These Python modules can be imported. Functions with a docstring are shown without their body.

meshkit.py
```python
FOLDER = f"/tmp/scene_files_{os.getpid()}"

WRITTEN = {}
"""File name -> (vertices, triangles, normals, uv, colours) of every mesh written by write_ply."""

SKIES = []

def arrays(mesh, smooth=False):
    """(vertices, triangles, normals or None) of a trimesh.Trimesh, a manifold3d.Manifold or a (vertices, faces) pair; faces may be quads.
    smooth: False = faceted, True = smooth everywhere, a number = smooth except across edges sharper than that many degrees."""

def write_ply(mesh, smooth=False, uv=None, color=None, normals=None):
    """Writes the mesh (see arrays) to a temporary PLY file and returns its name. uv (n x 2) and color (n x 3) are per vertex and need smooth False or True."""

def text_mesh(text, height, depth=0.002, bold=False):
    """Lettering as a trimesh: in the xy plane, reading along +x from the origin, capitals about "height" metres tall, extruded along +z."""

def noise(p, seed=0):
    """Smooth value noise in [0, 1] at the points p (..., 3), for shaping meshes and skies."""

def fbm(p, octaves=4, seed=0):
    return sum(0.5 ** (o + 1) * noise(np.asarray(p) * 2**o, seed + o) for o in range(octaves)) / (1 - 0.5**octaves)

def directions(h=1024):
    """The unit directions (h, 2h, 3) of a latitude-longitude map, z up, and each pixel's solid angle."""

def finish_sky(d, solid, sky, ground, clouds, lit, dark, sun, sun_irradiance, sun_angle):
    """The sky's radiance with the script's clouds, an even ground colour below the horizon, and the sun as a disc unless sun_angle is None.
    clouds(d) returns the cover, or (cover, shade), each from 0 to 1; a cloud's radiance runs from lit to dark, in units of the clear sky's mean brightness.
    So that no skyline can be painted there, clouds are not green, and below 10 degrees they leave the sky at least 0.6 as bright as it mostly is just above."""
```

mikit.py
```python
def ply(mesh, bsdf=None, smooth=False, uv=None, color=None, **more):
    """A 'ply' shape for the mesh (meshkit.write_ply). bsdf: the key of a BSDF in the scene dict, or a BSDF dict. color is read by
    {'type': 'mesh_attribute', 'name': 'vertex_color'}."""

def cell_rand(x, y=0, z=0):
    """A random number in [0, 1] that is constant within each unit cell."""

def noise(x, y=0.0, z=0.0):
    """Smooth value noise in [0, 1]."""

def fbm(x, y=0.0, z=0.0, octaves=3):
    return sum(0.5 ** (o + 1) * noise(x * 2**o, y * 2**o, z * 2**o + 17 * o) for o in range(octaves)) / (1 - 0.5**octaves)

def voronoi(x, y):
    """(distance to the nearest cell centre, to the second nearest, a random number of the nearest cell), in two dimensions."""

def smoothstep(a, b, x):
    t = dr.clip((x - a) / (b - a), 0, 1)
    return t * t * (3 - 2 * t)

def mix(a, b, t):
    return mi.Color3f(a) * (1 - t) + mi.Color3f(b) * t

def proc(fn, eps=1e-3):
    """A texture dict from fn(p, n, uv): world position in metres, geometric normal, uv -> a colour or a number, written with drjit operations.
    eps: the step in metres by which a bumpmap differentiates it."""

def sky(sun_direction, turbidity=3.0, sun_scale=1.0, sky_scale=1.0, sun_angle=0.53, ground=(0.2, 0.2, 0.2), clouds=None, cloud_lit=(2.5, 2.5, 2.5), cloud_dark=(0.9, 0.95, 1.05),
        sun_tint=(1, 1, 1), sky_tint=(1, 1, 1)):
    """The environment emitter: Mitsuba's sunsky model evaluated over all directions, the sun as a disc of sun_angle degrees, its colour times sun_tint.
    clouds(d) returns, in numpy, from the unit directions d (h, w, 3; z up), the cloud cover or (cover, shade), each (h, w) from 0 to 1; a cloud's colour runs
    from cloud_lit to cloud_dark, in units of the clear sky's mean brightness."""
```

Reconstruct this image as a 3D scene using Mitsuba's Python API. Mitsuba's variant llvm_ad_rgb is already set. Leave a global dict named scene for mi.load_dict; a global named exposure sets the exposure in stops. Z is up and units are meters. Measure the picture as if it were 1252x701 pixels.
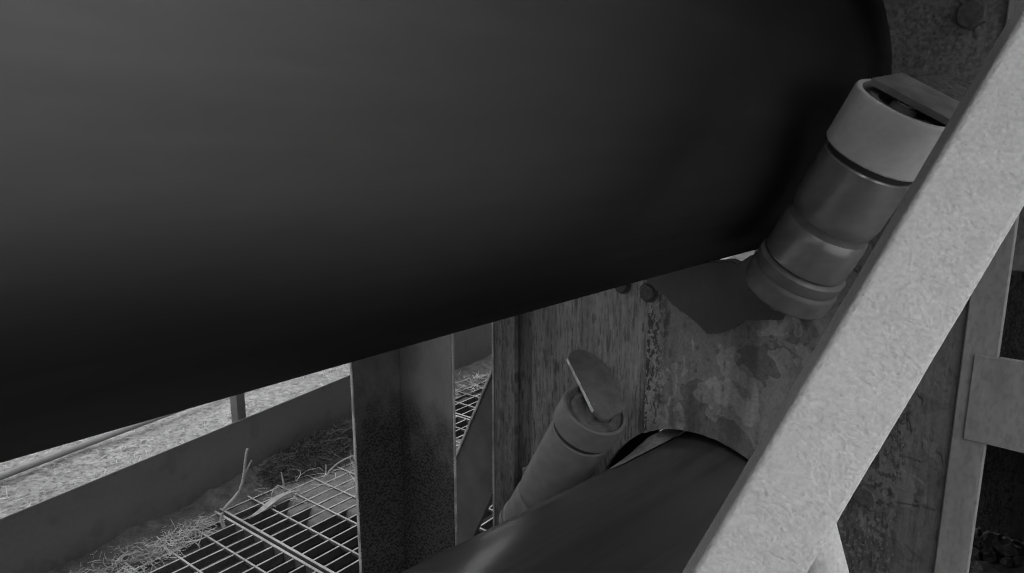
import math, random
import numpy as np, trimesh, mitsuba as mi, mikit, meshkit
import drjit as dr
from shapely.geometry import Polygon, Point, box as sbox
from mikit import noise, fbm, smoothstep, mix, voronoi

T = mi.ScalarTransform4f
rng = np.random.default_rng(11)
random.seed(11)
scene, labels = {}, {}

# ------------------------------------------------------------------ camera, sky, exposure
# world: x runs along the conveyor, y to its far side, z up, walkway level z = 0
CAM = np.array([0, 0, 1.2])
PITCH, YAW, FPX = math.atan(180.5 / 880), math.radians(43), 880.0
FH = np.array([math.cos(YAW), math.sin(YAW), 0])
UPW = np.array([0, 0, 1.0])
RT = np.array([math.sin(YAW), -math.cos(YAW), 0])
FW = math.cos(PITCH) * FH - math.sin(PITCH) * UPW
UP = math.sin(PITCH) * FH + math.cos(PITCH) * UPW
scene['camera'] = {'type': 'perspective', 'fov': math.degrees(2 * math.atan(626 / FPX)), 'fov_axis': 'x',
                   'near_clip': 0.02, 'far_clip': 2000.0,
                   'to_world': T().look_at(origin=CAM.tolist(), target=(CAM + FW).tolist(), up=[0, 0, 1])}
SUN = np.array([-0.40, -0.70, 0.75])
# evenly overcast: three times as bright overhead as at the horizon
scene['sky_light'] = mikit.sky(SUN, turbidity=3, sun_scale=0.10, sky_scale=1.0, sun_angle=50, clouds=lambda d: (1.0 + 0 * d[..., 2], 1 - np.clip(d[..., 2], 0, 1)),
                               cloud_lit=(1.8, 1.8, 1.8), cloud_dark=(0.34, 0.34, 0.34), sun_tint=(0.818, 1.0, 1.37), ground=(0.3, 0.3, 0.3))
exposure = 3.5

# ------------------------------------------------------------------ helpers
USED = {}


def key_of(name, parent=None):
    k = f'{parent}__{name}' if parent else name
    if k not in USED:
        USED[k] = 0
        return k
    USED[k] += 1
    return f'{k}_{USED[k]:03d}'


def obj(name, mesh, mat, parent=None, smooth=False, **more):
    k = key_of(name, parent)
    scene[k] = mikit.ply(mesh, mat, smooth=smooth, **more)
    return k


def thing(name):
    return key_of(name)


def tag(k, label=None, cat=None, group=None, kind=None):
    e = labels.setdefault(k, {})
    for a, b in (('label', label), ('category', cat), ('group', group), ('kind', kind)):
        if b:
            e[a] = b
    return k


def cat(*ms):
    return trimesh.util.concatenate([m for m in ms])


def cbox(x0, x1, y0, y1, z0, z1, ch=0.0015):
    """A box with chamfered edges."""
    c = np.array([(x0 + x1) / 2, (y0 + y1) / 2, (z0 + z1) / 2])
    h = np.abs(np.array([x1 - x0, y1 - y0, z1 - z0])) / 2
    ch = min(ch, h.min() * 0.45)
    pts = []
    for sx in (-1, 1):
        for sy in (-1, 1):
            for sz in (-1, 1):
                s = np.array([sx, sy, sz])
                for k in range(3):
                    q = h - ch
                    q[k] = h[k]
                    pts.append(c + s * q)
    return trimesh.convex.convex_hull(np.array(pts))


def move(m, M):
    m = m.copy()
    m.apply_transform(M)
    return m


def basis(o, u, v, w):
    M = np.eye(4)
    M[:3, 0], M[:3, 1], M[:3, 2], M[:3, 3] = u, v, w, o
    return M


def frame_to(o, w, hint):
    w = np.asarray(w, float) / np.linalg.norm(w)
    u = np.asarray(hint, float) - np.dot(hint, w) * w
    u /= np.linalg.norm(u)
    return basis(o, u, np.cross(w, u), w)


def lathe(profile, n=96):
    """Revolves (r, z) pairs about z."""
    return trimesh.creation.revolve(np.array(profile, float), sections=n)


def plate_yz(poly, x0, x1):
    """A polygon drawn in (y, z), standing between x0 and x1."""
    polys = getattr(poly, 'geoms', [poly])
    ms = []
    for g in polys:
        m = trimesh.creation.extrude_polygon(g, x1 - x0, engine='earcut')
        v = m.vertices.copy()
        m.vertices = np.stack([x0 + v[:, 2], v[:, 0], v[:, 1]], 1)
        ms.append(m)
    return cat(*ms)


def hexbolt(o, across, h, normal=(-1, 0, 0), turn=0.0):
    a = across / math.sqrt(3)
    pr = trimesh.creation.cylinder(radius=a, height=h, sections=6)
    top = trimesh.creation.cylinder(radius=a * 0.80, height=h + 0.002, sections=12)
    w = trimesh.creation.cylinder(radius=a * 1.18, height=0.004, sections=28)
    w.apply_translation([0, 0, -h / 2 + 0.002])
    m = trimesh.convex.convex_hull(np.vstack([pr.vertices * [1, 1, 0.92], top.vertices]))
    M = frame_to(np.asarray(o, float) + np.asarray(normal) * h / 2, normal, (0, math.sin(turn), math.cos(turn)))
    return move(m, M), move(w, M)


def tube(points, radii, sides=6):
    p = np.asarray(points, float)
    t = np.gradient(p, axis=0)
    t /= np.linalg.norm(t, axis=1, keepdims=True) + 1e-12
    a = np.cross(t, np.where(np.abs(t[:, 2:]) < 0.9, [0, 0, 1.0], [1.0, 0, 0]))
    a /= np.linalg.norm(a, axis=1, keepdims=True) + 1e-12
    b, ang = np.cross(t, a), np.arange(sides) * 2 * np.pi / sides
    r = np.broadcast_to(radii, (len(p),))[:, None, None]
    v = p[:, None] + r * (np.cos(ang)[None, :, None] * a[:, None] + np.sin(ang)[None, :, None] * b[:, None])
    i, j = np.meshgrid(np.arange(len(p) - 1), np.arange(sides), indexing='ij')
    q = np.stack([i * sides + j, i * sides + (j + 1) % sides, (i + 1) * sides + (j + 1) % sides, (i + 1) * sides + j], -1).reshape(-1, 4)
    f = np.vstack([q[:, [0, 1, 2]], q[:, [0, 2, 3]]])
    n = len(p) * sides
    v = np.vstack([v.reshape(-1, 3), p[:1], p[-1:]])
    k = np.arange(sides)
    f = np.vstack([f, np.stack([(k + 1) % sides, k, np.full(sides, n)], 1),
                   np.stack([n - sides + k, n - sides + (k + 1) % sides, np.full(sides, n + 1)], 1)])
    return trimesh.Trimesh(v, f, process=False)


def grid(xs, ys, zf):
    X, Y = np.meshgrid(xs, ys, indexing='ij')
    v = np.stack([X, Y, zf(X, Y)], -1).reshape(-1, 3)
    n, m = len(xs), len(ys)
    i, j = np.meshgrid(np.arange(n - 1), np.arange(m - 1), indexing='ij')
    a = i * m + j
    q = np.stack([a, a + m, a + m + 1, a + 1], -1).reshape(-1, 4)
    return trimesh.Trimesh(v, np.vstack([q[:, [0, 1, 2]], q[:, [0, 2, 3]]]), process=False)


# ------------------------------------------------------------------ materials (the place is all greys in the black-and-white photograph)
P = mikit.proc


def grey(v):
    return {'type': 'rgb', 'value': [v, v, v]}


def G3(v):
    return mi.Color3f(v, v, v)


def mat(name, color, rough=0.6, spec=0.5, metallic=0.0, bump=None, bscale=0.001, eps=1e-3):
    b = {'type': 'principled', 'base_color': color, 'roughness': rough, 'specular': spec, 'metallic': metallic}
    if bump is not None:
        b = {'type': 'bumpmap', 'tex': P(bump, eps), 'scale': bscale, 'bsdf': b}
    scene[name] = {'type': 'twosided', 'bsdf': b}


def belt_col(p, n, uv):
    a = dr.atan2(p.z - 1.1, p.y - 0.59)
    s = fbm(p.x * 0.9, a * 26, 3.0, 4)
    t = fbm(p.x * 7.0, a * 90, 9.0, 3)
    w = fbm(p.x * 2.0, a * 4, 1.0, 3)
    return G3(0.014 * (0.72 + 0.36 * s + 0.2 * t) * (0.85 + 0.3 * w))


def belt_gloss(p, n, uv):
    a = dr.atan2(p.z - 1.1, p.y - 0.59)
    return G3(0.205 * (0.90 + 0.20 * fbm(p.x * 1.0, a * 16, 5.0, 3)) * (0.93 + 0.14 * fbm(p.x * 30, a * 50, 2.0, 3)))


scene['belt_rubber'] = {'type': 'twosided', 'bsdf': {'type': 'blendbsdf', 'weight': 0.65,
    'bsdf_0': {'type': 'diffuse', 'reflectance': P(belt_col)},
    'bsdf_1': {'type': 'roughconductor', 'material': 'none', 'distribution': 'beckmann', 'alpha': 0.27, 'specular_reflectance': P(belt_gloss)}}}


def streak(p):
    s = fbm(p.y * 95, p.z * 6, 2.0, 4)
    s2 = fbm(p.y * 240, p.z * 16, 7.0, 3)
    b = fbm(p.y * 14, p.z * 3.0, 5.0, 3)
    v = 0.22 + 0.06 * smoothstep(0.28, 0.70, s) + 0.10 * (s2 - 0.4)
    v = v * (0.6 + 0.8 * b) * (0.75 + 0.5 * fbm(p.y * 120, p.z * 90, 15.0, 3))
    v = dr.lerp(v, 0.05, smoothstep(0.52, 0.72, fbm(p.y * 300, p.z * 40, 11.0, 4)) * 0.6)
    v = dr.lerp(v, 0.19, smoothstep(0.62, 0.72, fbm(p.y * 260, p.z * 22, 21.0, 3)) * 0.7)
    return dr.maximum(v, 0.012)


def flake(p, n, uv):
    """Old panel paint: ragged plates of weathered coat at several depths, pale lifted rims, dark stains, fine grit."""
    wx, wz = fbm(p.y * 11, p.z * 9, 2.0, 4), fbm(p.y * 10, p.z * 12, 8.0, 4)
    big = fbm(p.y * 10 + 2.6 * wx, p.z * 7.5 + 2.6 * wz, p.x * 6, 5)
    low = fbm(p.y * 17 + 2.4 * wz, p.z * 13 + 2.4 * wx, 17.0, 4)
    mid = fbm(p.y * 48, p.z * 40, 7.0, 3)
    fine = fbm(p.y * 300, p.z * 280, 1.0, 2)
    v = 0.19 + 0.075 * smoothstep(0.474, 0.500, big) - 0.075 * smoothstep(0.535, 0.56, low)
    v = v + 0.045 * dr.exp(-dr.square((big - 0.480) * 120)) + 0.045 * dr.exp(-dr.square((low - 0.540) * 110)) * smoothstep(0.4, 0.6, mid)
    v = v + 0.05 * (mid - 0.5)
    stain = smoothstep(0.50, 0.74, fbm(p.y * 24, p.z * 3.5, 27.0, 4))
    v = v * (1 - 0.42 * stain) * (0.78 + 0.44 * fine)
    chip = smoothstep(0.72, 0.78, fbm(p.y * 75, p.z * 55, 4.0, 3))
    return dr.maximum(dr.lerp(v, 0.05, chip * 0.45), 0.02)


def panel_col(p, n, uv):
    v = flake(p, n, uv)
    # two vertical bands where the coat has come off in grit (beside the lap and under the brackets)
    g = fbm(p.y * 190, p.z * 110, 3.0, 4)
    band = (smoothstep(0.655, 0.69, p.y) + smoothstep(0.40, 0.36, dr.abs(p.y - 0.30) * 8)) * smoothstep(1.15, 0.95, p.z)
    spots = smoothstep(0.50, 0.58, g) * dr.clip(band, 0, 1)
    lite = smoothstep(0.60, 0.70, fbm(p.y * 330, p.z * 200, 8.0, 3)) * dr.clip(band, 0, 1)
    v = dr.lerp(v, 0.03, spots * 0.85)
    v = dr.lerp(v, 0.30, lite)
    v = dr.lerp(v, 0.30 * v + 0.20 * streak(p), smoothstep(0.40, 0.32, p.y + 0.04 * (fbm(p.y * 20, p.z * 8, 6.0, 3) - 0.5)))  # streaked wear, also darkened in place of the brace's shade
    grit = 0.15 * (0.35 + 1.1 * fbm(p.y * 260, p.z * 260, 31.0, 3)) * (0.6 + 0.7 * fbm(p.y * 16, p.z * 13, 12.0, 4))
    v = dr.lerp(v, grit, smoothstep(1.10, 1.16, p.z + 0.05 * (fbm(p.y * 20, p.z * 20, 6.0, 3) - 0.5)))
    return G3(v)


def panel_bump(p, n, uv):
    big = fbm(p.y * 13 + 2.0 * fbm(p.y * 9, p.z * 7, 2.0, 3), p.z * 10, p.x * 6, 4)
    return 1.3 * smoothstep(0.475, 0.492, big) + 0.8 * fbm(p.y * 120, p.z * 100, 3.0, 3) - 0.9 * smoothstep(0.74, 0.78, fbm(p.y * 90, p.z * 70, 4.0, 3))


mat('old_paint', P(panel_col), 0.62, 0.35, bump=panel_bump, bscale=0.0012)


def streak_bump(p, n, uv):
    return fbm(p.y * 95, p.z * 6, 2.0, 4) + 0.6 * fbm(p.y * 240, p.z * 30, 7.0, 3)


mat('streaked_steel', P(lambda p, n, uv: G3(streak(p))), 0.65, 0.35, bump=streak_bump, bscale=0.0014)


def dark_steel_col(p, n, uv):
    v = 0.042 * (0.6 + 0.8 * fbm(p.x * 9 + p.y * 9, p.y * 11, p.z * 8, 4)) * (0.8 + 0.4 * fbm(p.x * 150, p.y * 150, p.z * 120, 2))
    grime = smoothstep(0.56, 0.68, fbm(p.x * 30 + p.y * 40, p.y * 26, p.z * 18, 4))
    return G3(dr.lerp(v, 0.016, grime * 0.7))


mat('dark_steel', P(dark_steel_col), 0.55, 0.4, bump=lambda p, n, uv: fbm(p.x * 110, p.y * 110, p.z * 90, 3), bscale=0.0007)


def pitted_col(p, n, uv):
    v = 0.048 + 0.03 * fbm(p.y * 22, p.z * 18, p.x * 20, 4)
    g = fbm(p.y * 230, p.z * 210, p.x * 200, 2)
    return G3(v * (0.65 + 0.7 * g))


mat('pitted_steel', P(pitted_col), 0.6, 0.4, bump=lambda p, n, uv: fbm(p.y * 190, p.z * 190, p.x * 190, 3), bscale=0.0012)


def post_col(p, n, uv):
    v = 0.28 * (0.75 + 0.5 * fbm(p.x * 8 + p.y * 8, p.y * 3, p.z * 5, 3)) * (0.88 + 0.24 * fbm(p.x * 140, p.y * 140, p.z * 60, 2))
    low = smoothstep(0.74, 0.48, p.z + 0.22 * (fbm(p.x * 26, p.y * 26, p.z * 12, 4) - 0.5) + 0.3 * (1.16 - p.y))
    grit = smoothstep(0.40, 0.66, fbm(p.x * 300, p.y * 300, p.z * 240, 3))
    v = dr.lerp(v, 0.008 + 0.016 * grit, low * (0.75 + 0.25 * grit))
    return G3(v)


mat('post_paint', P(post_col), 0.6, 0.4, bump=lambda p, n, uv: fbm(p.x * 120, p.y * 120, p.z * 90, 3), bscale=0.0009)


mat('polished_rubber', P(lambda p, n, uv: belt_col(p, n, uv) * 3.0), 0.22, 0.6)


def flange_col(p, n, uv):
    v = 0.23 * (0.75 + 0.5 * fbm(p.y * 40, p.z * 9, p.x * 40, 4)) * (0.9 + 0.2 * fbm(p.y * 200, p.z * 160, p.x * 180, 2))
    scuff = smoothstep(0.45, 0.80, fbm(p.y * 260, p.z * 110, 3.0, 4))
    return G3(dr.lerp(v, 0.10, scuff * 0.3))


mat('flange_paint', P(flange_col), 0.6, 0.4, bump=lambda p, n, uv: fbm(p.y * 120, p.z * 90, p.x * 110, 3), bscale=0.0006)


def brace_col(p, n, uv):
    a = fbm(p.x * 60, p.y * 60, p.z * 60, 3)
    f = fbm(p.x * 210, p.y * 210, p.z * 210, 3)
    v = 0.58 * (0.88 + 0.16 * a) * (0.82 + 0.34 * fbm(p.x * 360, p.y * 330, p.z * 330, 2))
    sp = smoothstep(0.70, 0.78, fbm(p.x * 260, p.y * 260, p.z * 260, 3))
    return G3(dr.lerp(v, 0.30, sp * 0.2) * (0.9 + 0.2 * fbm(p.x * 9, p.y * 9, p.z * 9, 3)))


def brace_bump(p, n, uv):
    return 0.25 * fbm(p.x * 260, p.y * 260, p.z * 260, 3) + 0.8 * fbm(p.x * 520, p.y * 520, p.z * 520, 2)


mat('dusty_white_paint', P(brace_col), 0.75, 0.3, bump=brace_bump, bscale=0.0018)


def toe_col(p, n, uv):
    v = 0.21 * (0.86 + 0.28 * fbm(p.x * 4, p.z * 6, p.y * 3, 4)) * (0.95 + 0.1 * fbm(p.x * 120, p.z * 120, 4.0, 2))
    dust = smoothstep(0.1, 0.0, p.z - 0.06 * fbm(p.x * 10, p.y * 10, 3.0, 3))
    st = smoothstep(0.63, 0.72, fbm(p.x * 14, p.z * 12, 8.0, 4))
    return G3(dr.lerp(v * (1 - 0.12 * st), 0.13 * (0.6 + 0.8 * fbm(p.x * 60, p.z * 60, 2.0, 3)), dust * 0.5))


mat('toe_paint', P(toe_col), 0.6, 0.4)


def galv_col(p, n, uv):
    v = dr.lerp(0.12, 0.46, smoothstep(0.3, 0.8, n.z)) * (0.6 + 0.8 * fbm(p.x * 26, p.y * 26, p.z * 30, 3)) * (0.8 + 0.4 * fbm(p.x * 170, p.y * 170, p.z * 60, 2))  # tops kept pale, sides darkened by normal in place of gap shade
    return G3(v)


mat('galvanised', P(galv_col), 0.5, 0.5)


def roller_paint_col(p, n, uv):
    v = 0.50 * (0.82 + 0.36 * fbm(p.x * 30, p.y * 30, p.z * 30, 3)) * (0.93 + 0.14 * fbm(p.x * 180, p.y * 180, p.z * 180, 2))
    return G3(v)


mat('collar_paint', P(roller_paint_col), 0.5, 0.5, bump=lambda p, n, uv: fbm(p.x * 150, p.y * 150, p.z * 150, 2), bscale=0.0003)


def sleeve_col(p, n, uv):
    v = 0.30 * (0.8 + 0.4 * fbm(p.x * 14, p.y * 14, p.z * 34, 3)) * (0.9 + 0.2 * fbm(p.x * 60, p.y * 60, p.z * 160, 2))
    return G3(v)


mat('bracket_paint', P(lambda p, n, uv: G3(0.16 * (0.6 + 0.8 * fbm(p.x * 40, p.y * 40, p.z * 40, 4)) * (0.85 + 0.3 * fbm(p.x * 220, p.y * 220, p.z * 220, 2)))), 0.6, 0.4)
mat('dark_collar', P(lambda p, n, uv: G3(0.17 * (0.8 + 0.4 * fbm(p.x * 60, p.y * 60, p.z * 60, 4)))), 0.5, 0.5)
mat('worn_sleeve', P(sleeve_col), 0.31, 0.5, metallic=0.6)
mat('low_collar', P(lambda p, n, uv: G3(0.12 * (0.7 + 0.6 * fbm(p.x * 70, p.y * 70, p.z * 70, 4)))), 0.45, 0.5)
mat('lit_edge_paint', P(lambda p, n, uv: G3(0.34 + 0.3 * smoothstep(0.3, 0.6, fbm(p.x * 60 + p.y * 60, p.y * 40, p.z * 22, 3)))), 0.5, 0.5)  # pale strip colour standing in for light caught on steel edges
mat('frayed_edge', P(lambda p, n, uv: G3(0.20 * (0.5 + fbm(p.x * 120, p.y * 160, p.z * 160, 3)))), 0.8, 0.2)
mat('gusset_paint', P(lambda p, n, uv: G3(0.12 * (0.6 + 0.8 * fbm(p.x * 20, p.y * 20, p.z * 14, 4)) * (0.85 + 0.3 * fbm(p.x * 180, p.y * 180, p.z * 180, 2)))), 0.55, 0.4)
mat('cap_steel', P(lambda p, n, uv: G3(0.13 * (0.3 + 1.3 * fbm(p.x * 90, p.y * 90, p.z * 90, 4)))), 0.6, 0.4, bump=lambda p, n, uv: fbm(p.x * 160, p.y * 160, p.z * 160, 3), bscale=0.0015)
mat('rim_bright', grey(0.32), 0.4, 0.5)
mat('black_gap', grey(0.045), 0.7, 0.3)


def soil_col(p, n, uv):
    v = 0.13 * (0.55 + 0.9 * fbm(p.x * 30, p.y * 30, 2.0, 4)) * (0.7 + 0.6 * fbm(p.x * 190, p.y * 190, 2.0, 2))
    return G3(v)


mat('soil', P(soil_col), 0.9, 0.1, bump=lambda p, n, uv: fbm(p.x * 120, p.y * 120, p.z * 100, 4), bscale=0.003)


def cake_col(p, n, uv):
    v = 0.20 * (0.75 + 0.5 * fbm(p.x * 22, p.y * 22, 2.0, 4)) * (0.75 + 0.5 * fbm(p.x * 240, p.y * 240, 2.0, 2))
    return G3(v)


mat('caked_dust', P(cake_col), 0.9, 0.1, bump=lambda p, n, uv: fbm(p.x * 160, p.y * 160, p.z * 100, 3), bscale=0.0015)


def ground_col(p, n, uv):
    far = dr.lerp(0.46, 0.26, smoothstep(0.5, 2.0, p.y)) * (0.75 + 0.5 * fbm(p.x * 1.7, p.y * 1.7, 2.0, 4)) * (0.62 + 0.76 * fbm(p.x * 34, p.y * 34, 4.0, 4))  # base colour raised on the unseen near side to brighten the belt's reflection
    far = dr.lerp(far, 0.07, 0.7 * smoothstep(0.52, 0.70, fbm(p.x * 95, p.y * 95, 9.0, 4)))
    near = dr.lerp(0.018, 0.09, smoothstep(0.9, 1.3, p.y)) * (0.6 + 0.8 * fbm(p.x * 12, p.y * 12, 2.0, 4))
    # ground darkened in place of shade under conveyor and grating, to the kick plate
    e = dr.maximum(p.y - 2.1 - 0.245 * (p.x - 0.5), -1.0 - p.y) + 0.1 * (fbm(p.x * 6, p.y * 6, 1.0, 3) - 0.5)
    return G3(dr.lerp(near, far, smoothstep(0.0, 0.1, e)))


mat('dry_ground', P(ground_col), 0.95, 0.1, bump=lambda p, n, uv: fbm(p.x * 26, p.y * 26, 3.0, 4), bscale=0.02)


def straw_col(p, n, uv):
    return G3(0.55 * (0.4 + 1.2 * fbm(p.x * 45, p.y * 45, p.z * 45, 2)))


mat('straw', P(straw_col), 0.7, 0.3)
mat('dark_straw', P(lambda p, n, uv: G3(0.11 * (0.2 + 1.6 * fbm(p.x * 40, p.y * 60, p.z * 60, 2)))), 0.8, 0.2)
mat('pale_stick', P(lambda p, n, uv: G3(0.48 * (0.7 + 0.6 * fbm(p.x * 80, p.y * 80, p.z * 80, 2)))), 0.7, 0.3)
mat('coal', P(lambda p, n, uv: G3(0.06 * (0.5 + 1.2 * fbm(p.x * 60, p.y * 60, p.z * 60, 3)))), 0.5, 0.5)
mat('pipe_paint', P(lambda p, n, uv: G3(0.20 * (0.8 + 0.4 * fbm(p.x * 12, p.y * 30, p.z * 30, 3)))), 0.6, 0.4)
mat('added_hill_dark', P(lambda p, n, uv: G3(0.11 * (0.6 + 0.8 * fbm(p.x * 0.3, p.y * 0.3, p.z * 0.3, 4)))), 0.95, 0.1)
mat('smooth_dark', P(lambda p, n, uv: G3(0.055 * (0.6 + 0.8 * fbm(p.y * 18, p.z * 14, 3.0, 4)) * (0.9 + 0.2 * fbm(p.y * 260, p.z * 260, 3.0, 2)))), 0.5, 0.4)
mat('gritty_steel', P(lambda p, n, uv: G3(0.075 * (0.2 + 1.3 * fbm(p.x * 170, p.y * 170, p.z * 170, 3)))), 0.7, 0.3, bump=lambda p, n, uv: fbm(p.x * 150, p.y * 150, p.z * 150, 3), bscale=0.003)
mat('roof_sheet', grey(0.22), 0.6, 0.4)

# ------------------------------------------------------------------ the setting
GZ = -0.25


def ground_z(X, Y):
    p = np.stack([X, Y, X * 0], -1)
    near = np.exp(-((X - 1.5) ** 2 + (Y - 3) ** 2) / 40.0)
    return GZ + near * (0.05 * (meshkit.fbm(p * 2.2, 4, 3) - 0.5) + 0.03 * (meshkit.fbm(p * 9, 3, 5) - 0.5))


gx = np.concatenate([-np.geomspace(900, 3, 22), np.arange(-2.5, 9, 0.07), np.geomspace(10, 900, 22)])
gy = np.concatenate([-np.geomspace(900, 3, 22), np.arange(-2.5, 9, 0.07), np.geomspace(10, 900, 22)])
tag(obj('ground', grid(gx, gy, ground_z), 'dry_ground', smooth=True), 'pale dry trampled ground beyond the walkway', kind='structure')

ha = np.linspace(0, 2 * np.pi, 181)  # unseen ring of banks, added to darken the low sky in belt reflections
hr = np.array([26.0, 44.0, 75.0, 140.0])
A_, R_ = np.meshgrid(ha, hr, indexing='ij')
hgt = 13 + 9 * (meshkit.fbm(np.stack([np.cos(A_) * 3, np.sin(A_) * 3, R_ * 0.01], -1), 4) - 0.5)
hz = np.where(R_ < 27, -0.6, np.where(R_ < 45, hgt * 0.95, np.where(R_ < 76, hgt * 1.4, -1.0)))
hv = np.stack([np.cos(A_) * R_, np.sin(A_) * R_, hz], -1).reshape(-1, 3)
i, j = np.meshgrid(np.arange(180), np.arange(3), indexing='ij')
a_ = i * 4 + j
hq = np.stack([a_, a_ + 1, a_ + 5, a_ + 4], -1).reshape(-1, 4)
tag(obj('added_hills', trimesh.Trimesh(hv, np.vstack([hq[:, [0, 1, 2]], hq[:, [0, 2, 3]]])[:, ::-1], process=False), 'added_hill_dark', smooth=True), 'unseen banks added round the site to darken the horizon', kind='structure')

# ------------------------------------------------------------------ tubular belts
def tube_belt(R, cyf, czf, lap_deg, x0, x1, thick=0.012):
    """A belt rolled into a tube: the cross-section is a spiral whose end laps over its beginning."""
    n = 180
    a = np.linspace(0, 2 * np.pi + 0.5, n)
    r = R - thick * (1 - np.clip((a - 0.15) / 1.2, 0, 1)) * 1.05
    ang = np.radians(lap_deg) - a[::-1] + 0.5
    r = r[::-1]
    outer = np.stack([np.cos(ang) * r, np.sin(ang) * r], 1)
    inner = np.stack([np.cos(ang) * (r - thick), np.sin(ang) * (r - thick)], 1)
    ring = np.vstack([outer, inner[::-1]])
    xs = np.concatenate([np.linspace(x0, 1.3, 45), np.linspace(1.6, x1, 15)])
    cy, cz = cyf(xs)[:, None], czf(xs)[:, None]
    v = np.stack([np.repeat(xs[:, None], len(ring), 1), cy + np.repeat(ring[None, :, 0], 60, 0), cz + np.repeat(ring[None, :, 1], 60, 0)], -1)
    m = len(ring)
    i, j = np.meshgrid(np.arange(59), np.arange(m), indexing='ij')
    q = np.stack([i * m + j, i * m + (j + 1) % m, (i + 1) * m + (j + 1) % m, (i + 1) * m + j], -1).reshape(-1, 4)
    me = trimesh.Trimesh(v.reshape(-1, 3), np.vstack([q[:, [0, 1, 2]], q[:, [0, 2, 3]]]), process=False)
    return me


UR, LR = 0.264, 0.2148
sag = lambda x: np.clip(1.133 - x, 0, 1.9)
k = obj('tube_belt', tube_belt(UR, lambda x: 0.6114 - 0.0113 * sag(x) - 0.0173 * sag(x) ** 2, lambda x: 1.264 - 0.003 * sag(x), 80, -2.6, 9.0), 'belt_rubber', smooth=40)
tag(k, 'large black rubber conveyor belt rolled into a tube, filling the upper left', 'conveyor belt', 'tubular belts')
k = obj('tube_belt', tube_belt(LR, lambda x: 0.5685 - 0.003 * sag(x), lambda x: 0.445 + 0.038 * sag(x) + 0.004 * sag(x) ** 2, 70, -2.6, 9.0), 'polished_rubber', smooth=40)
tag(k, 'smaller black rubber return belt tube passing through the lower round hole', 'conveyor belt', 'tubular belts')

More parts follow.
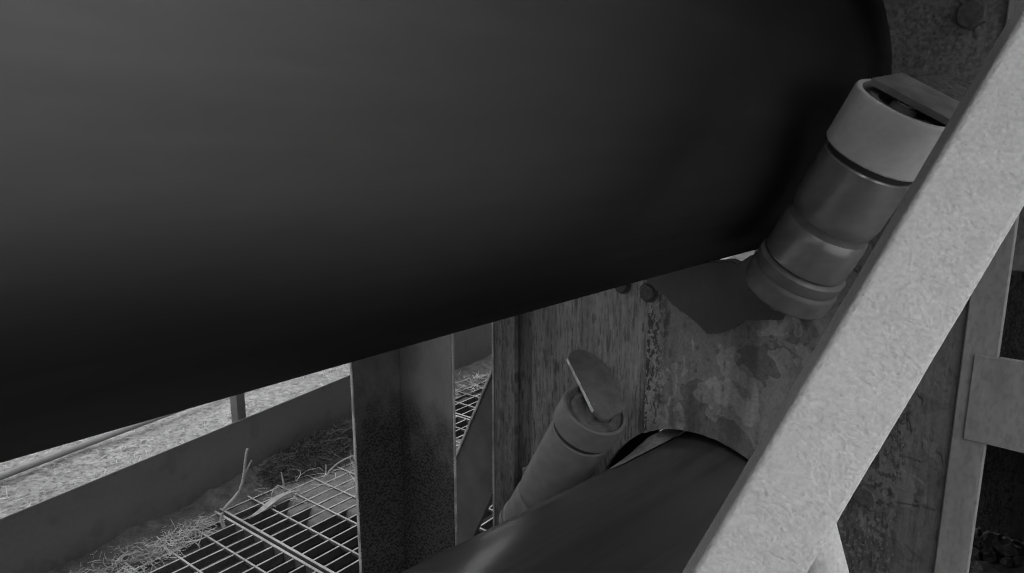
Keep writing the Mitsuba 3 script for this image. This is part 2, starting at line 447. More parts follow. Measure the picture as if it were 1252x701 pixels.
lx = np.linspace(0.985, 1.5, 40)
lh = -0.004 + 0.015 * np.clip((lx - 0.985) / 0.14, 0, 1) + 0.005 * np.clip((lx - 1.05) / 0.08, 0, 1)
lang = math.radians(58)
ln_, lt_ = np.array([0, math.cos(lang), math.sin(lang)]), np.array([0, math.sin(lang), -math.cos(lang)])
lc = np.stack([lx, 0.5685 - 0.003 * sag(lx), 0.445 + 0.038 * sag(lx) + 0.004 * sag(lx) ** 2], 1)
lw = 0.002 * meshkit.fbm(np.stack([lx * 40, lx * 0, lx * 0], -1), 3)
lsec = [(-0.006, 0.010), (0.001, 0.012), (0.002, -0.006), (-0.030, -0.006)]
lv = np.stack([lc + ln_ * (LR - 0.003 + (lh + lw)[:, None] * (b > 0) + b * 0.1) + lt_ * a for a, b in lsec], 1).reshape(-1, 3)
i, j = np.meshgrid(np.arange(39), np.arange(4), indexing='ij')
q = np.stack([i * 4 + j, i * 4 + (j + 1) % 4, (i + 1) * 4 + (j + 1) % 4, (i + 1) * 4 + j], -1).reshape(-1, 4)
tag(obj('lap_edge', trimesh.Trimesh(lv, np.vstack([q[:, [0, 1, 2]], q[:, [0, 2, 3]], [[0, 1, 2], [0, 2, 3]]]), process=False), 'frayed_edge', k), 'pale frayed lap edge of the belt')

# ------------------------------------------------------------------ idler panel
PX = 1.133


NOTCH = (PX, 0.5335, 1.0145)


def rough_hole(cy, cz, r, seed, amp=0.0016):
    a = np.linspace(0, 2 * np.pi, 220, endpoint=False)
    rr = r + amp * (meshkit.fbm(np.stack([np.cos(a) * 14, np.sin(a) * 14, a * 0 + seed], -1), 3) - 0.5) * 2
    if seed == 1:
        ta = math.atan2(NOTCH[2] - cz, NOTCH[1] - cy)
        rr = rr + 0.0065 * np.exp(-((np.angle(np.exp(1j * (a - ta)))) / 0.04) ** 4)
    return Polygon(np.stack([cy + rr * np.cos(a), cz + rr * np.sin(a)], 1))


HU = rough_hole(0.6085, 1.279, 0.284, 1)
HL = rough_hole(0.5855, 0.445, 0.231, 2)


def bulkhead(dx, label):
    t = thing('conveyor_bulkhead')
    o = PX + dx
    right = sbox(0.197, 0.02, 0.704, 1.8).difference(HU).difference(HL)
    left = sbox(0.69, 0.02, 1.003, 1.8).difference(HU).difference(HL)
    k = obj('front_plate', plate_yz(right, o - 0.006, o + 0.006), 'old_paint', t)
    k = obj('side_plate', plate_yz(left, o + 0.0065, o + 0.018), 'streaked_steel', t)
    k = obj('edge_flange', cat(cbox(o - 0.002, o + 0.012, 1.047, 1.116, 0.02, 1.8), cbox(o + 0.012, o + 0.2, 1.106, 1.116, 0.02, 1.8)), 'streaked_steel', t)
    obj('lit_edge', cbox(o - 0.0050, o - 0.0025, 1.1105, 1.1155, 0.02, 1.8, 0.0008), 'lit_edge_paint', t)
    obj('groove_filler', cbox(o + 0.022, o + 0.03, 0.99, 1.06, 0.02, 1.8), 'streaked_steel', t)
    obj('rear_plate', plate_yz(sbox(0.205, 0.02, 1.10, 1.8).difference(HU.buffer(0.06)).difference(HL.buffer(0.004)), o + 0.19, o + 0.2), 'dark_steel', t)
    obj('post_flange', cat(cbox(o - 0.012, o - 0.0, 0.155, 0.1965, 0.0, 1.8), cbox(o + 0.0065, o + 0.2, 0.185, 0.193, 0.0, 1.8)), 'flange_paint', t)
    tag(t, label, 'steel frame', 'conveyor bulkheads')
    return t


pan = bulkhead(0, 'flaking steel frame plate with two round holes that the belt tubes pass through')
pan2 = bulkhead(1.35, 'second frame plate in the dark behind the flaking one')
obj('lug', cbox(PX - 0.075, PX + 0.006, 0.917, 0.958, 0.455, 0.462, 0.001), 'pitted_steel', pan)
obj('lug', cbox(PX - 0.075, PX + 0.006, 0.950, 0.957, 0.4625, 0.512, 0.001), 'flange_paint', pan)
# dark bracket plate under the upper roller
bp = Polygon([(0.709, 0.945), (0.578, 0.868), (0.55, 0.872), (0.515, 0.90), (0.45, 0.915), (0.41, 1.0), (0.41, 1.05), (0.66, 1.06), (0.72, 1.02)]).difference(HU.buffer(0.003))
bpo = np.array(bp.buffer(-0.004).buffer(0.004).segmentize(0.003).exterior.coords)[:-1]
bpo = bpo + 0.008 * (np.stack([meshkit.fbm(np.c_[bpo * 60, bpo[:, 0] * 0 + q], 3) for q in (1.0, 9.0)], 1) - 0.5)
bp = Polygon(bpo).buffer(0).difference(HU.buffer(0.003))
tag(obj('bearer_plate', plate_yz(bp, PX - 0.013, PX - 0.0065), 'smooth_dark', pan), 'dark smooth plate at the lower rim of the upper hole')
for (y, z, ac, tn) in ((0.703, 0.922, 0.028, 0.2), (0.770, 0.925, 0.026, 0.5), (0.235, 1.357, 0.033, 0.0), (0.30, 0.66, 0.03, 0.3)):
    xf = PX - 0.006 if y < 0.71 else PX + 0.0065
    h, w = hexbolt((xf, y, z), ac, 0.011, turn=tn)
    b = obj('bolt', h, 'pitted_steel', pan)
    if y > 0.3:
        obj('washer', w, 'pitted_steel', b)

# ------------------------------------------------------------------ rollers
def roller(center, axis, r, L, fr, label, outw, br, mats=('collar_paint', 'worn_sleeve', 'collar_paint'), low_bracket=True):
    """axis points to the upper end; fr: fractions (from the top) of collar, groove, sleeve, seam, sleeve, groove, lower collar."""
    t = thing('idler_roller')
    c = np.asarray(center, float)
    ax = np.asarray(axis, float) / np.linalg.norm(axis)
    M = frame_to(c, ax, (-1, 0, 0))
    h = L / 2
    zt = lambda f: h - f * L
    a, b, s, e, g = fr
    rec = 0.009
    # upper collar with a recessed end
    obj('end_collar', move(lathe([(r - 0.007, h - rec - 0.01), (r - 0.007, h - 0.001), (r - 0.0055, h), (r - 0.0035, h), (r - 0.0012, h - 0.0012), (r, h - 0.004), (r, zt(a) + 0.002), (r - 0.0015, zt(a)), (r - 0.014, zt(a))]), M), mats[0], t, smooth=35)
    obj('groove', move(lathe([(r - 0.0085, zt(a) + 0.001), (r - 0.0085, zt(b) - 0.001)]), M), 'black_gap', t, smooth=35)
    rs = r - 0.0045
    obj('sleeve', move(lathe([(rs - 0.008, zt(b)), (rs - 0.0015, zt(b)), (rs, zt(b) - 0.002), (rs, zt(s - 0.05)), (rs - 0.0006, zt(s - 0.03)), (rs - 0.0016, zt(s - 0.012)), (rs - 0.0026, zt(s))]), M), mats[1], t, smooth=35)
    obj('seam_ring', move(lathe([(rs - 0.0026, zt(s)), (rs - 0.0034, zt(s + 0.3 * (e - s))), (rs - 0.0034, zt(e - 0.3 * (e - s))), (rs - 0.0026, zt(e))]), M), 'low_collar', t, smooth=35)
    obj('sleeve', move(lathe([(rs - 0.0026, zt(e)), (rs - 0.0016, zt(e + 0.012)), (rs - 0.0006, zt(e + 0.03)), (rs, zt(e + 0.05)), (rs, zt(g) + 0.003), (rs - 0.001, zt(g)), (rs - 0.008, zt(g))]), M), mats[1], t, smooth=35)
    q = zt(g) - 0.004
    obj('end_collar', move(lathe([(r - 0.010, q + 0.002), (r - 0.004, q), (r - 0.001, q - 0.003), (r - 0.001, q - 0.016), (r - 0.003, q - 0.019), (r - 0.0005, q - 0.022), (r + 0.0005, q - 0.026),
                                  (r + 0.0005, -h + 0.004), (r - 0.003, -h), (r - 0.02, -h), (0.0, -h + 0.002)]), M), mats[2], t, smooth=35)
    ec = obj('end_cap', move(lathe([(r - 0.0072, h - rec), (r - 0.016, h - rec), (r - 0.019, h - rec + 0.004), (r - 0.027, h - rec + 0.004), (r - 0.030, h - rec - 0.002), (0.016, h - rec - 0.002), (0.014, h - rec + 0.006), (0.0, h - rec + 0.006)]), M), 'cap_steel', t, smooth=30)
    obj('shaft', move(cat(trimesh.creation.cylinder(radius=0.011, height=0.03, sections=24, transform=trimesh.transformations.translation_matrix([0, 0, h - 0.016]))), M), 'flange_paint', t, smooth=30)
    obj('shaft', move(trimesh.creation.cylinder(radius=0.011, height=0.03, sections=24, transform=trimesh.transformations.translation_matrix([0, 0, -h - 0.012])), M), 'flange_paint', t, smooth=30)
    # bracket plates: square to the axis, from the panel out past the shaft
    def bracket(zc, y0, y1, front, back, thick, corner, m, name):
        poly = sbox(-back, y0, front, y1) if zc < 0 or 'poly' not in br else Polygon(br['poly'])
        rc = corner
        poly = poly.buffer(-rc, quad_segs=10).buffer(rc, quad_segs=10) if rc else poly
        slot = Point(0, 0).buffer(0.0105, quad_segs=8).union(sbox(0.0, -0.0105, front + 0.01, 0.0105))
        if br.get('slot'):
            poly = poly.difference(slot)
        me = trimesh.creation.extrude_polygon(poly, thick, engine='earcut')
        me.apply_translation([0, 0, zc])
        return obj(name, move(me, M), m, t)
    bracket(h + 0.001, br['y0'], br['y1'], br['front'], br['back'], 0.007, br.get('corner', 0), br['mat'], 'bracket')
    if low_bracket:
        bracket(-h - 0.014, -0.04, 0.05, 0.012, br['lback'], 0.008, 0.008, 'pitted_steel', 'bracket')
    if br.get('edge'):
        e0, e1 = (np.array([*q, h + 0.001]) for q in br['edge'])
        ed = (e1 - e0) / np.linalg.norm(e1 - e0)
        eo = np.array([-ed[1], ed[0], 0.0])
        eo = eo if eo[0] > 0 else -eo
        obj('lit_edge', move(cbox(0.001, np.linalg.norm(e1 - e0), 0.0004, 0.0028, 0.0004, 0.0068, 0.0006), M @ basis(e0, ed, eo, np.cross(ed, eo))), 'lit_edge_paint', t)
    if br.get('leg'):
        obj('bracket_leg', move(cbox(-br['leg'], -br['back'] + 0.001, br['y0'] + 0.004, br['y1'] - 0.004, h - 0.013, h - 0.001, 0.001), M), 'gritty_steel', t)
    tag(t, label, 'roller', 'idler rollers that hold the belt tubes')
    return t


r0T, r0B = np.array([0.897, 0.239, 1.2395]), np.array([0.9375, 0.3752, 1.0006])
roller((r0T + r0B) / 2, r0T - r0B, 0.0585, 0.278, (0.24, 0.272, 0.56, 0.60, 0.80),
       'steel idler roller with pale collar, leaning against the underside of the big belt tube', None,
       dict(y0=-0.044, y1=0.085, front=0.013, back=0.075, leg=0.235, mat='bracket_paint', lback=0.18), mats=('collar_paint', 'worn_sleeve', 'low_collar'))
r1a = np.array([-0.06, -0.4985, 0.8578])
r1c = np.array([1.03, 0.7495, 0.709]) - 0.18 * r1a
roller(r1c, r1a, 0.064, 0.36, (0.145, 0.18, 0.72, 0.74, 0.955),
       'idler roller with a round-cornered bracket tab, leaning on the lower return belt tube', None,
       dict(y0=-0.112, y1=0.034, front=0.017, back=0.102, mat='bracket_paint', lback=0.06,
            poly=[(0.016, 0.026), (0.016, 0.008), (-0.040, -0.118), (-0.052, -0.126), (-0.068, -0.129), (-0.084, -0.126), (-0.096, -0.116), (-0.103, -0.100), (-0.103, -0.055), (-0.060, 0.022), (-0.045, 0.032), (0.006, 0.034)], edge=((0.016, 0.008), (-0.040, -0.118))), mats=('dark_collar', 'dark_collar', 'dark_collar'))
# ------------------------------------------------------------------ cross beam and things right of the panel
k = thing('cross_beam')
obj('face', cbox(1.1178, 1.1203, -1.2, 0.1815, 0.79, 0.913, 0.0008), 'flange_paint', k)
obj('web', cbox(1.1210, 1.1290, -1.2, 0.154, 0.80, 0.913, 0.001), 'flange_paint', k)
obj('lower_flange', cbox(1.1215, 1.17, -1.2, 0.150, 0.79, 0.798, 0.002), 'flange_paint', k)
tag(k, 'horizontal grey steel beam joined to the column at the right edge', 'beam')
k = obj('side_sheet', cbox(1.26, 1.266, -1.2, 0.182, 1.01, 1.8, 0.001), 'old_paint')
tag(k, 'dark steel sheet above the horizontal beam at the right edge', 'panel')

# ------------------------------------------------------------------ support post and gusset left of the panel
k = thing('support_post')
KX, KY = 0.966, 1.25
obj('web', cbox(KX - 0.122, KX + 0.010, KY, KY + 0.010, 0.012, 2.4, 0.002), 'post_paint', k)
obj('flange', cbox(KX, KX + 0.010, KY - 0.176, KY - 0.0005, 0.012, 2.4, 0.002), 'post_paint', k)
obj('lit_edge', cbox(KX - 0.1255, KX - 0.1225, KY + 0.001, KY + 0.009, 0.02, 2.4, 0.001), 'lit_edge_paint', k)
obj('lit_edge', cbox(KX + 0.001, KX + 0.007, KY - 0.179, KY - 0.1765, 0.02, 2.4, 0.001), 'lit_edge_paint', k)
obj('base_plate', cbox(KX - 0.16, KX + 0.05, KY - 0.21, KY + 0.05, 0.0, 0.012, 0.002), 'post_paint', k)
tag(k, 'upright steel angle post standing left of the flaking plate', 'post')
gu = np.array([0.324, -0.636]) / np.hypot(0.324, 0.636)
k = obj('gusset_brace', plate_yz(Polygon([(1.12, 0.736), (1.176, 0.626), (1.50, -0.01), (1.335, -0.01), (1.165, 0.335), (1.117, 0.43)]), 1.18, 1.194), 'gusset_paint')
obj('lit_edge', move(cbox(-0.1, 0.70, -0.001, 0.0055, -0.0045, -0.0005, 0.001), basis([1.18, 1.176, 0.626], [0, gu[0], gu[1]], [0, -gu[1], gu[0]], [1.0, 0, 0])), 'lit_edge_paint', k)
tag(k, 'slanting steel plate brace in the gap between post and flaking plate', 'brace')

# ------------------------------------------------------------------ pale diagonal brace in front
def at(x, y, z):
    """World point seen at photo pixel (x, y) at depth z: used to lay out lengths and places measured from the photograph."""
    r = (x - 626) * RT - (y - 350.5) * UP + FPX * FW
    return CAM + r * z / FPX


B1, B2 = at(905, 701, 0.60), at(1182, 232, 0.60)
bax = (B2 - B1) / np.linalg.norm(B2 - B1)
view = (CAM - (B1 + B2) / 2)
view -= view @ bax * bax
view /= np.linalg.norm(view)
side = np.cross(bax, view)
fr_ = math.radians(9)
nrm = math.cos(fr_) * view + math.sin(fr_) * (side if side @ RT > 0 else -side)
w2 = np.cross(bax, nrm)
lo, hi = B1 - bax * 0.16, B2 + bax * 0.9
hs = 0.036
sec = sbox(-hs, -hs, hs, hs).buffer(-0.006).buffer(0.006, quad_segs=5)
ring = np.array(sec.exterior.coords)[:-1]
ring = np.array(Polygon(ring).segmentize(0.006).exterior.coords)[:-1]
nl = 260
tt = np.linspace(0, 1, nl)
v = lo[None, None] * (1 - tt)[:, None, None] + hi[None, None] * tt[:, None, None] + ring[None, :, 0, None] * w2 + ring[None, :, 1, None] * nrm
vv = v.reshape(-1, 3)
rad = (ring[None, :, 0, None] * w2 + ring[None, :, 1, None] * nrm) / np.linalg.norm(ring, axis=1)[None, :, None]
dn = (meshkit.fbm(vv * 30, 3, 4) - 0.5) * 0.0016
vv = vv + np.broadcast_to(rad, v.shape).reshape(-1, 3) * dn[:, None]
m = len(ring)
i, j = np.meshgrid(np.arange(nl - 1), np.arange(m), indexing='ij')
q = np.stack([i * m + j, i * m + (j + 1) % m, (i + 1) * m + (j + 1) % m, (i + 1) * m + j], -1).reshape(-1, 4)
bm = trimesh.Trimesh(vv, np.vstack([q[:, [0, 1, 2]], q[:, [0, 2, 3]]]), process=False)
tag(obj('diagonal_brace', bm, 'dusty_white_paint', smooth=True), 'pale square steel brace slanting across the right foreground', 'brace')

# round leg that meets the brace at the bottom edge of the view
l0, l1 = at(1001, 672, 0.625), at(1032, 790, 0.64)
la = (l1 - l0) / np.linalg.norm(l1 - l0)
lp = [l0 + la * q for q in np.linspace(-0.03, 0.9, 60)]
tag(obj('pipe_strut', tube(lp, 0.0195, 40), 'dusty_white_paint', smooth=40), 'round pale pipe strut branching off the underside of the diagonal brace at the bottom edge', 'strut')

# ------------------------------------------------------------------ walkway
A5 = math.radians(5)
E1, E2 = np.array([math.cos(A5), math.sin(A5), 0]), np.array([-math.sin(A5), math.cos(A5), 0])
toe_t = lambda s: 2.116 + 0.1535 * (s - 0.684)
ts = np.arange(1.10, 2.75, 0.052)
JOINTS = (-1.1, 0.005, 1.118, 2.225, 3.335)
glabels = ['steel grating panel before the bold joint, littered with straw, bottom left', 'steel grating panel partly caked with pale dust, left of the post', 'steel grating panel seen through the gap right of the post']
order = [(1, glabels[0]), (2, glabels[1]), (3, glabels[2])]
st0 = lambda s_, t_: E1 * s_ + E2 * t_
for j, lab in order:
    s0, s1 = JOINTS[j] + 0.006, JOINTS[j + 1] - 0.006
    t = thing('walkway_grating')
    for tt_ in ts:
        a = s0
        if tt_ > toe_t(s0) - 0.012:
            a = 0.684 + (tt_ + 0.012 - 2.116) / 0.1535
        if s1 - a < 0.05:
            continue
        b = cbox(a, s1, tt_ - 0.0032, tt_ + 0.0032, -0.028, 0.0, 0.0008)
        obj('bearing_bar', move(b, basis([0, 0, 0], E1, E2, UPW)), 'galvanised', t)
    for n_ in range(12):
        sc = s0 + 0.0045 if n_ == 0 else (s1 - 0.0045 if n_ == 11 else 1.011 + 0.1107 * (round((s0 - 1.011) / 0.1107) + n_))
        if sc > s1 - 0.03 and n_ != 11 or (n_ and sc < s0 + 0.03):
            continue
        end = toe_t(sc) - 0.012
        hw = 0.0045 if n_ in (0, 11) else 0.0033
        b = cbox(sc - hw, sc + hw, 1.09, end, -0.028 if n_ in (0, 11) else -0.008, 0.0025, 0.001)
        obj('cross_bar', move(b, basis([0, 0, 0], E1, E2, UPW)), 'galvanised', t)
    eb = []
    for sc in np.linspace(s0, s1, 2):
        eb.append(st0(sc, toe_t(sc) - 0.010))
    ed = (eb[1] - eb[0]) / np.linalg.norm(eb[1] - eb[0])
    obj('end_bar', move(cbox(0.0, np.linalg.norm(eb[1] - eb[0]), -0.003, 0.003, -0.028, 0.004, 0.001), basis(eb[0], ed, np.cross(UPW, ed), UPW)), 'galvanised', t)
    tag(t, lab, 'grating', 'walkway grating panels')

TD = np.array([2.0506, 0.5018, 0])
TD /= np.linalg.norm(TD)
TN = np.array([-TD[1], TD[0], 0])
TO = np.array([0.49742, 2.16741, 0])
tm = cbox(-3.0, 7.0, 0.0, 0.006, -0.12, 0.236, 0.001)
tag(obj('toe_plate', move(tm, basis(TO, TD, TN, UPW)), 'toe_paint'), 'long low grey steel kick plate along the far edge of the walkway', 'kick plate')
t = thing('handrail')
for s in (-1.78, 0.622, 3.02):
    obj('post', move(cbox(s - 0.018, s + 0.018, 0.008, 0.044, -0.12, 1.1, 0.002), basis(TO, TD, TN, UPW)), 'toe_paint', t)
obj('top_rail', move(cbox(-3.0, 7.0, 0.006, 0.046, 1.1, 1.14, 0.004), basis(TO, TD, TN, UPW)), 'toe_paint', t)
tag(t, 'dark handrail post rising just behind the kick plate', 'handrail')

# ------------------------------------------------------------------ ground beyond
def floor_px(x, y, z=0.0):
    r = (x - 626) * RT - (y - 350.5) * UP + FPX * FW
    return CAM + r * (z - CAM[2]) / r[2]


PIPE_A, PIPE_B = floor_px(0, 586, GZ + 0.04) - [0, 0, 0.04], floor_px(200, 511, GZ + 0.04) - [0, 0, 0.04]
pa, pb = PIPE_A + 0, PIPE_B + 0
pd = (pb - pa) / np.linalg.norm(pb - pa)
pts = [pa + pd * s + np.array([0, 0, 0.05 + 0.004 * math.sin(s * 2)]) for s in np.linspace(-2.5, 3.2, 40)]
tag(obj('ground_pipe', tube(pts, 0.015, 20), 'pipe_paint', smooth=40), 'thin pale pipe lying on the dry ground beyond the kick plate', 'pipe')


def straws(n, sampler, length, rad, lift, seed, sides=3, curl=0.5, pitch=0.35):
    r = np.random.default_rng(seed)
    out = []
    for _ in range(n):
        o = sampler(r)
        a, L = r.uniform(0, 2 * np.pi), r.uniform(*length)
        el = r.normal(0, pitch)
        dirv = np.array([math.cos(a) * math.cos(el), math.sin(a) * math.cos(el), math.sin(el)])
        bend = r.normal(0, curl, 3) * [1, 1, 0.5]
        u = np.linspace(-0.5, 0.5, 5)[:, None]
        p = o + dirv * u * L + bend * (u ** 2) * L
        p[:, 2] = np.maximum(p[:, 2], o[2] - 0.01) + r.uniform(0, lift)
        out.append(tube(p, r.uniform(*rad), sides))
    return cat(*out)


def ground_sampler(r):
    while True:
        x, y = r.uniform(0.0, 4.2), r.uniform(2.3, 5.6)
        if y > 2.16 + 0.245 * (x - 0.5) + 0.06 and meshkit.fbm(np.array([x * 1.6, y * 1.6, 3.0]), 3) > r.uniform(0.25, 0.62):
            z = ground_z(np.array([x]), np.array([y]))[0]
            return np.array([x, y, z + 0.004])


tag(obj('dry_grass', straws(9000, ground_sampler, (0.015, 0.06), (0.0006, 0.0014), 0.012, 3), 'straw'), 'flattened dry grass scattered over the pale ground', 'dry grass', kind='stuff')

# ------------------------------------------------------------------ litter on the walkway
def st(s, t_, z=0.0):
    return E1 * s + E2 * t_ + UPW * z


def soil_z(X, Y):
    # X: s, Y: distance from the kick plate
    p = np.stack([X * 7, Y * 9, X * 0], -1)
    wv = 0.14 + 0.12 * (meshkit.fbm(np.stack([X * 3.2, X * 0, X * 0 + 4], -1), 3) - 0.35)
    prof = np.clip(1 - Y / np.maximum(wv, 0.03), -0.6, 1)
    return -0.012 + 0.05 * prof * (0.45 + meshkit.fbm(p, 4, 6) * 0.9) + 0.012 * (meshkit.fbm(p * 5, 3, 8) - 0.5)


sg = grid(np.arange(0.1, 3.3, 0.012), np.arange(0.0, 0.26, 0.01), soil_z)
vs = sg.vertices.copy()
sg.vertices = np.array([TO + TD * (a - 0.684) - TN * (b + 0.001) + UPW * c for a, b, c in vs])
sg.invert()
tag(obj('drifted_soil', sg, 'soil', smooth=True), 'grey soil drifted against the foot of the kick plate', 'soil', kind='stuff')

# caked dust filling the grating's openings
cake = Polygon([(1.30, 2.02), (1.40, 2.10), (1.56, 2.13), (1.80, 2.17), (2.05, 2.12), (2.05, 1.70), (1.62, 1.70), (1.45, 1.76), (1.33, 1.74), (1.31, 1.83), (1.26, 1.90)])
cb = cake.buffer(0.02).buffer(-0.02)


def cake_mesh():
    xs, ys = np.arange(1.15, 2.1, 0.009), np.arange(1.62, 2.2, 0.0065)
    X, Y = np.meshgrid(xs, ys, indexing='ij')
    slot = np.floor((ys - 1.10) / 0.052).astype(int)
    r = np.random.default_rng(31)
    lim = {}
    for q in np.unique(slot):
        tc = 1.10 + 0.052 * (q + 0.5)
        line = cb.intersection(sbox(1.0, tc - 0.001, 2.4, tc + 0.001))
        lim[q] = (9.0, 9.0) if line.is_empty else (line.bounds[0] + r.uniform(-0.06, 0.07), line.bounds[2])
    lo_ = np.array([lim[q][0] for q in slot])[None, :]
    hi_ = np.array([lim[q][1] for q in slot])[None, :]
    p = np.stack([X * 14, Y * 14, X * 0], -1)
    dd = np.minimum(X - lo_, hi_ - X) + 0.012 * (meshkit.fbm(p * 2, 3, 4) - 0.5)
    z = np.clip(dd * 2.0, -0.05, 0.0) - 0.004 + 0.007 * (meshkit.fbm(p * 2, 3, 2) - 0.35)
    g = grid(xs, ys, lambda a, b: z)
    keep = (g.vertices[g.faces][:, :, 2] > -0.030).any(1)
    g = trimesh.Trimesh(g.vertices, g.faces[keep], process=True)
    g.apply_transform(basis([0, 0, 0], E1, E2, UPW))
    return g


tag(obj('caked_dust_patch', cake_mesh(), 'caked_dust', smooth=True), 'pale caked dust filling the grating left of the post', 'dust', kind='stuff')


def heap_sampler(cs, ct, rs, rt, h):
    def f(r):
        a, q = r.uniform(0, 2 * np.pi), math.sqrt(r.uniform())
        s, t_ = cs + rs * q * math.cos(a), ct + rt * q * math.sin(a)
        t_ = min(t_, toe_t(s) - 0.02)
        return st(s, t_, r.uniform(0.0, h * (1 - q * q) + 0.006))
    return f


tag(obj('straw_heap', straws(3200, heap_sampler(1.62, 2.19, 0.36, 0.14, 0.065), (0.02, 0.10), (0.0007, 0.0015), 0.01, 5, curl=0.7), 'dark_straw'),
    'dark tangled heap of straw against the kick plate left of the post', 'straw', kind='stuff')
tag(obj('straw_litter', cat(straws(900, heap_sampler(0.78, 2.05, 0.30, 0.11, 0.012), (0.015, 0.08), (0.0006, 0.0012), 0.008, 6, curl=0.55, pitch=0.25),
                            straws(60, heap_sampler(1.5, 2.05, 0.3, 0.16, 0.02), (0.03, 0.10), (0.0008, 0.0015), 0.008, 7, curl=0.9),
                            straws(120, heap_sampler(2.45, 2.28, 0.25, 0.1, 0.03), (0.03, 0.12), (0.0012, 0.0022), 0.012, 9, curl=0.8)), 'straw'),
    'pale loose straw littering the grating and the soil', 'straw', kind='stuff')


def standing(pix, base):
    """A twig's photo pixels put on the upright plane that faces the camera through its foot on the grating."""
    n = np.array([FH[0], FH[1], 0])
    r0 = (base[0] - 626) * RT - (base[1] - 350.5) * UP + FPX * FW
    foot = CAM + r0 * (0 - CAM[2]) / r0[2]
    out = []
    for x, y in pix:
        r = (x - 626) * RT - (y - 350.5) * UP + FPX * FW
        out.append(CAM + r * ((foot - CAM) @ n) / (r @ n))
    return np.array(out)


def smooth_path(p, n=14):
    from scipy.interpolate import CubicSpline
    u = np.concatenate([[0], np.cumsum(np.linalg.norm(np.diff(p, axis=0), axis=1))])
    return CubicSpline(u, p)(np.linspace(0, u[-1], n))


s1 = smooth_path(standing([(274, 645), (271, 627), (287, 607), (293, 586), (295, 555)], (274, 645)))
s2 = smooth_path(standing([(292.5, 587), (297, 578), (302, 568)], (274, 645)), 6)
s1 = s1 + np.outer(np.linspace(0, 1, len(s1)), [0.03, 0.02, 0])
s2 = s2 + np.array([0.03, 0.02, 0]) * 0.75
tag(obj('forked_twig', cat(tube(s1, np.linspace(0.006, 0.0035, len(s1)), 7), tube(s2, np.linspace(0.004, 0.002, len(s2)), 6)), 'pale_stick', smooth=40),
    'pale forked twig standing up from the grating near the kick plate', 'twig')


lf = smooth_path(np.array([floor_px(*q, 0.012) for q in ((304, 635), (330, 617), (350, 605), (366, 602))]), 12)
wd = np.sin(np.linspace(0.15, 3.0, 12)) * 0.010 + 0.002
tg = np.gradient(lf, axis=0)
tg /= np.linalg.norm(tg, axis=1, keepdims=True)
nn = np.cross(tg, UPW)
lv = np.stack([lf - nn * wd[:, None] + UPW * 0.006, lf + UPW * 0.001, lf + nn * wd[:, None] + UPW * 0.006], 1)
lv = np.concatenate([lv, lv[:, ::-1] - UPW * 0.0015], 1).reshape(-1, 3)
i, j = np.meshgrid(np.arange(11), np.arange(6), indexing='ij')
q = np.stack([i * 6 + j, i * 6 + (j + 1) % 6, (i + 1) * 6 + (j + 1) % 6, (i + 1) * 6 + j], -1).reshape(-1, 4)
tag(obj('dry_leaf', trimesh.Trimesh(lv, np.vstack([q[:, [0, 1, 2]], q[:, [0, 2, 3]], [[0, 1, 2], [0, 2, 3], [0, 3, 5], [3, 4, 5]]]), process=False), 'pale_stick'),
    'long pale curled dry leaf lying on the grating left of the post', 'leaf')
for pix, base, lab in (([(349, 604), (344, 578)], (350, 606), 'thin pale twig leaning up from the dry leaf'),
                       ([(338, 551), (320, 530)], (338, 553), 'thin pale twig poking out of the dark straw heap against the kick plate'),
                       ([(402, 577), (425, 560), (438, 556)], (402, 577), 'crooked twig on the grating at the left edge of the post')):
    a = standing(pix, base)
    a = smooth_path(a, 6) if len(a) > 2 else np.linspace(a[0], a[1], 5)
    tag(obj('twig', tube(a, np.linspace(0.004, 0.0022, len(a)), 6), 'pale_stick', smooth=40), lab, 'twig', 'loose twigs on the grating')

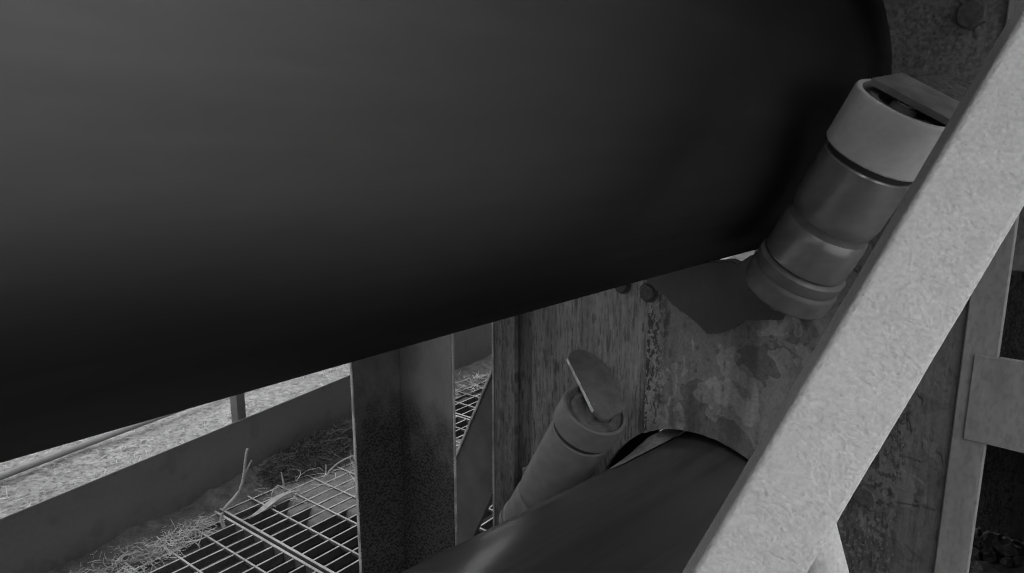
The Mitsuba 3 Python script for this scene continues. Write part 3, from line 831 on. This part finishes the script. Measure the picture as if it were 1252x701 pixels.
# spilled coal on the floor right of the panel
lumps = []
for _ in range(420):
    x, y = rng.normal(2.55, 0.45), rng.normal(0.2, 0.28)
    s = rng.uniform(0.012, 0.04)
    b = trimesh.creation.icosphere(subdivisions=1, radius=s)
    b.vertices *= rng.uniform(0.7, 1.25, (len(b.vertices), 1)) * rng.uniform(0.7, 1.2, 3)
    b.apply_translation([x, y, GZ + 0.16 * math.exp(-((x - 2.55) ** 2 / 0.3 + (y - 0.2) ** 2 / 0.12)) + 0.5 * s])
    lumps.append(b)
hp = grid(np.linspace(1.2, 4, 60), np.linspace(-0.9, 1.3, 60), lambda X, Y: GZ - 0.02 + 0.18 * np.exp(-((X - 2.55) ** 2 / 0.3 + (Y - 0.2) ** 2 / 0.12)) + 0.05 * (meshkit.fbm(np.stack([X * 6, Y * 6, X * 0], -1), 4) - 0.5))
tag(obj('spilled_coal', cat(hp, *lumps), 'coal'), 'dark spilled lumps on the floor at the lower right corner', 'coal', kind='stuff')

# ------------------------------------------------------------------ cover over the conveyor, out of frame, added to shade the belts
ys = np.linspace(-0.75, 1.75, 201)
zs = 2.42 + 0.012 * np.sin(ys * 2 * np.pi / 0.076) - 0.10 * ((ys - 0.65) / 1.1) ** 2
outl = np.vstack([np.stack([ys, zs], 1), np.stack([ys, zs - 0.0025], 1)[::-1]])
t = thing('added_shade_cover')
obj('roof_sheet', plate_yz(Polygon(outl), -3.2, 9.0), 'roof_sheet', t)
for x in (-1.5, 1.25, 4.0):
    obj('rafter', cbox(x - 0.03, x + 0.03, -0.7, 1.72, 2.20, 2.28, 0.003), 'flange_paint', t)
tag(t, 'unseen corrugated cover added over the conveyor to shade the belts', 'roof')
t = thing('added_light_block')  # unseen sheets added to keep light out behind the frame plate
obj('sheet', cbox(1.36, 9.0, -1.05, -1.044, GZ, 2.38, 0.001), 'roof_sheet', t)
obj('end_sheet', cbox(1.50, 1.506, -1.04, 0.0, GZ, 2.38, 0.001), 'roof_sheet', t)
for x in (1.40, 2.6, 3.8):
    obj('stud', cbox(x - 0.03, x + 0.03, -1.043, -0.98, GZ, 2.38, 0.002), 'flange_paint', t)
tag(t, 'unseen sheets added on the near side to block light behind the flaking plate', 'cladding')
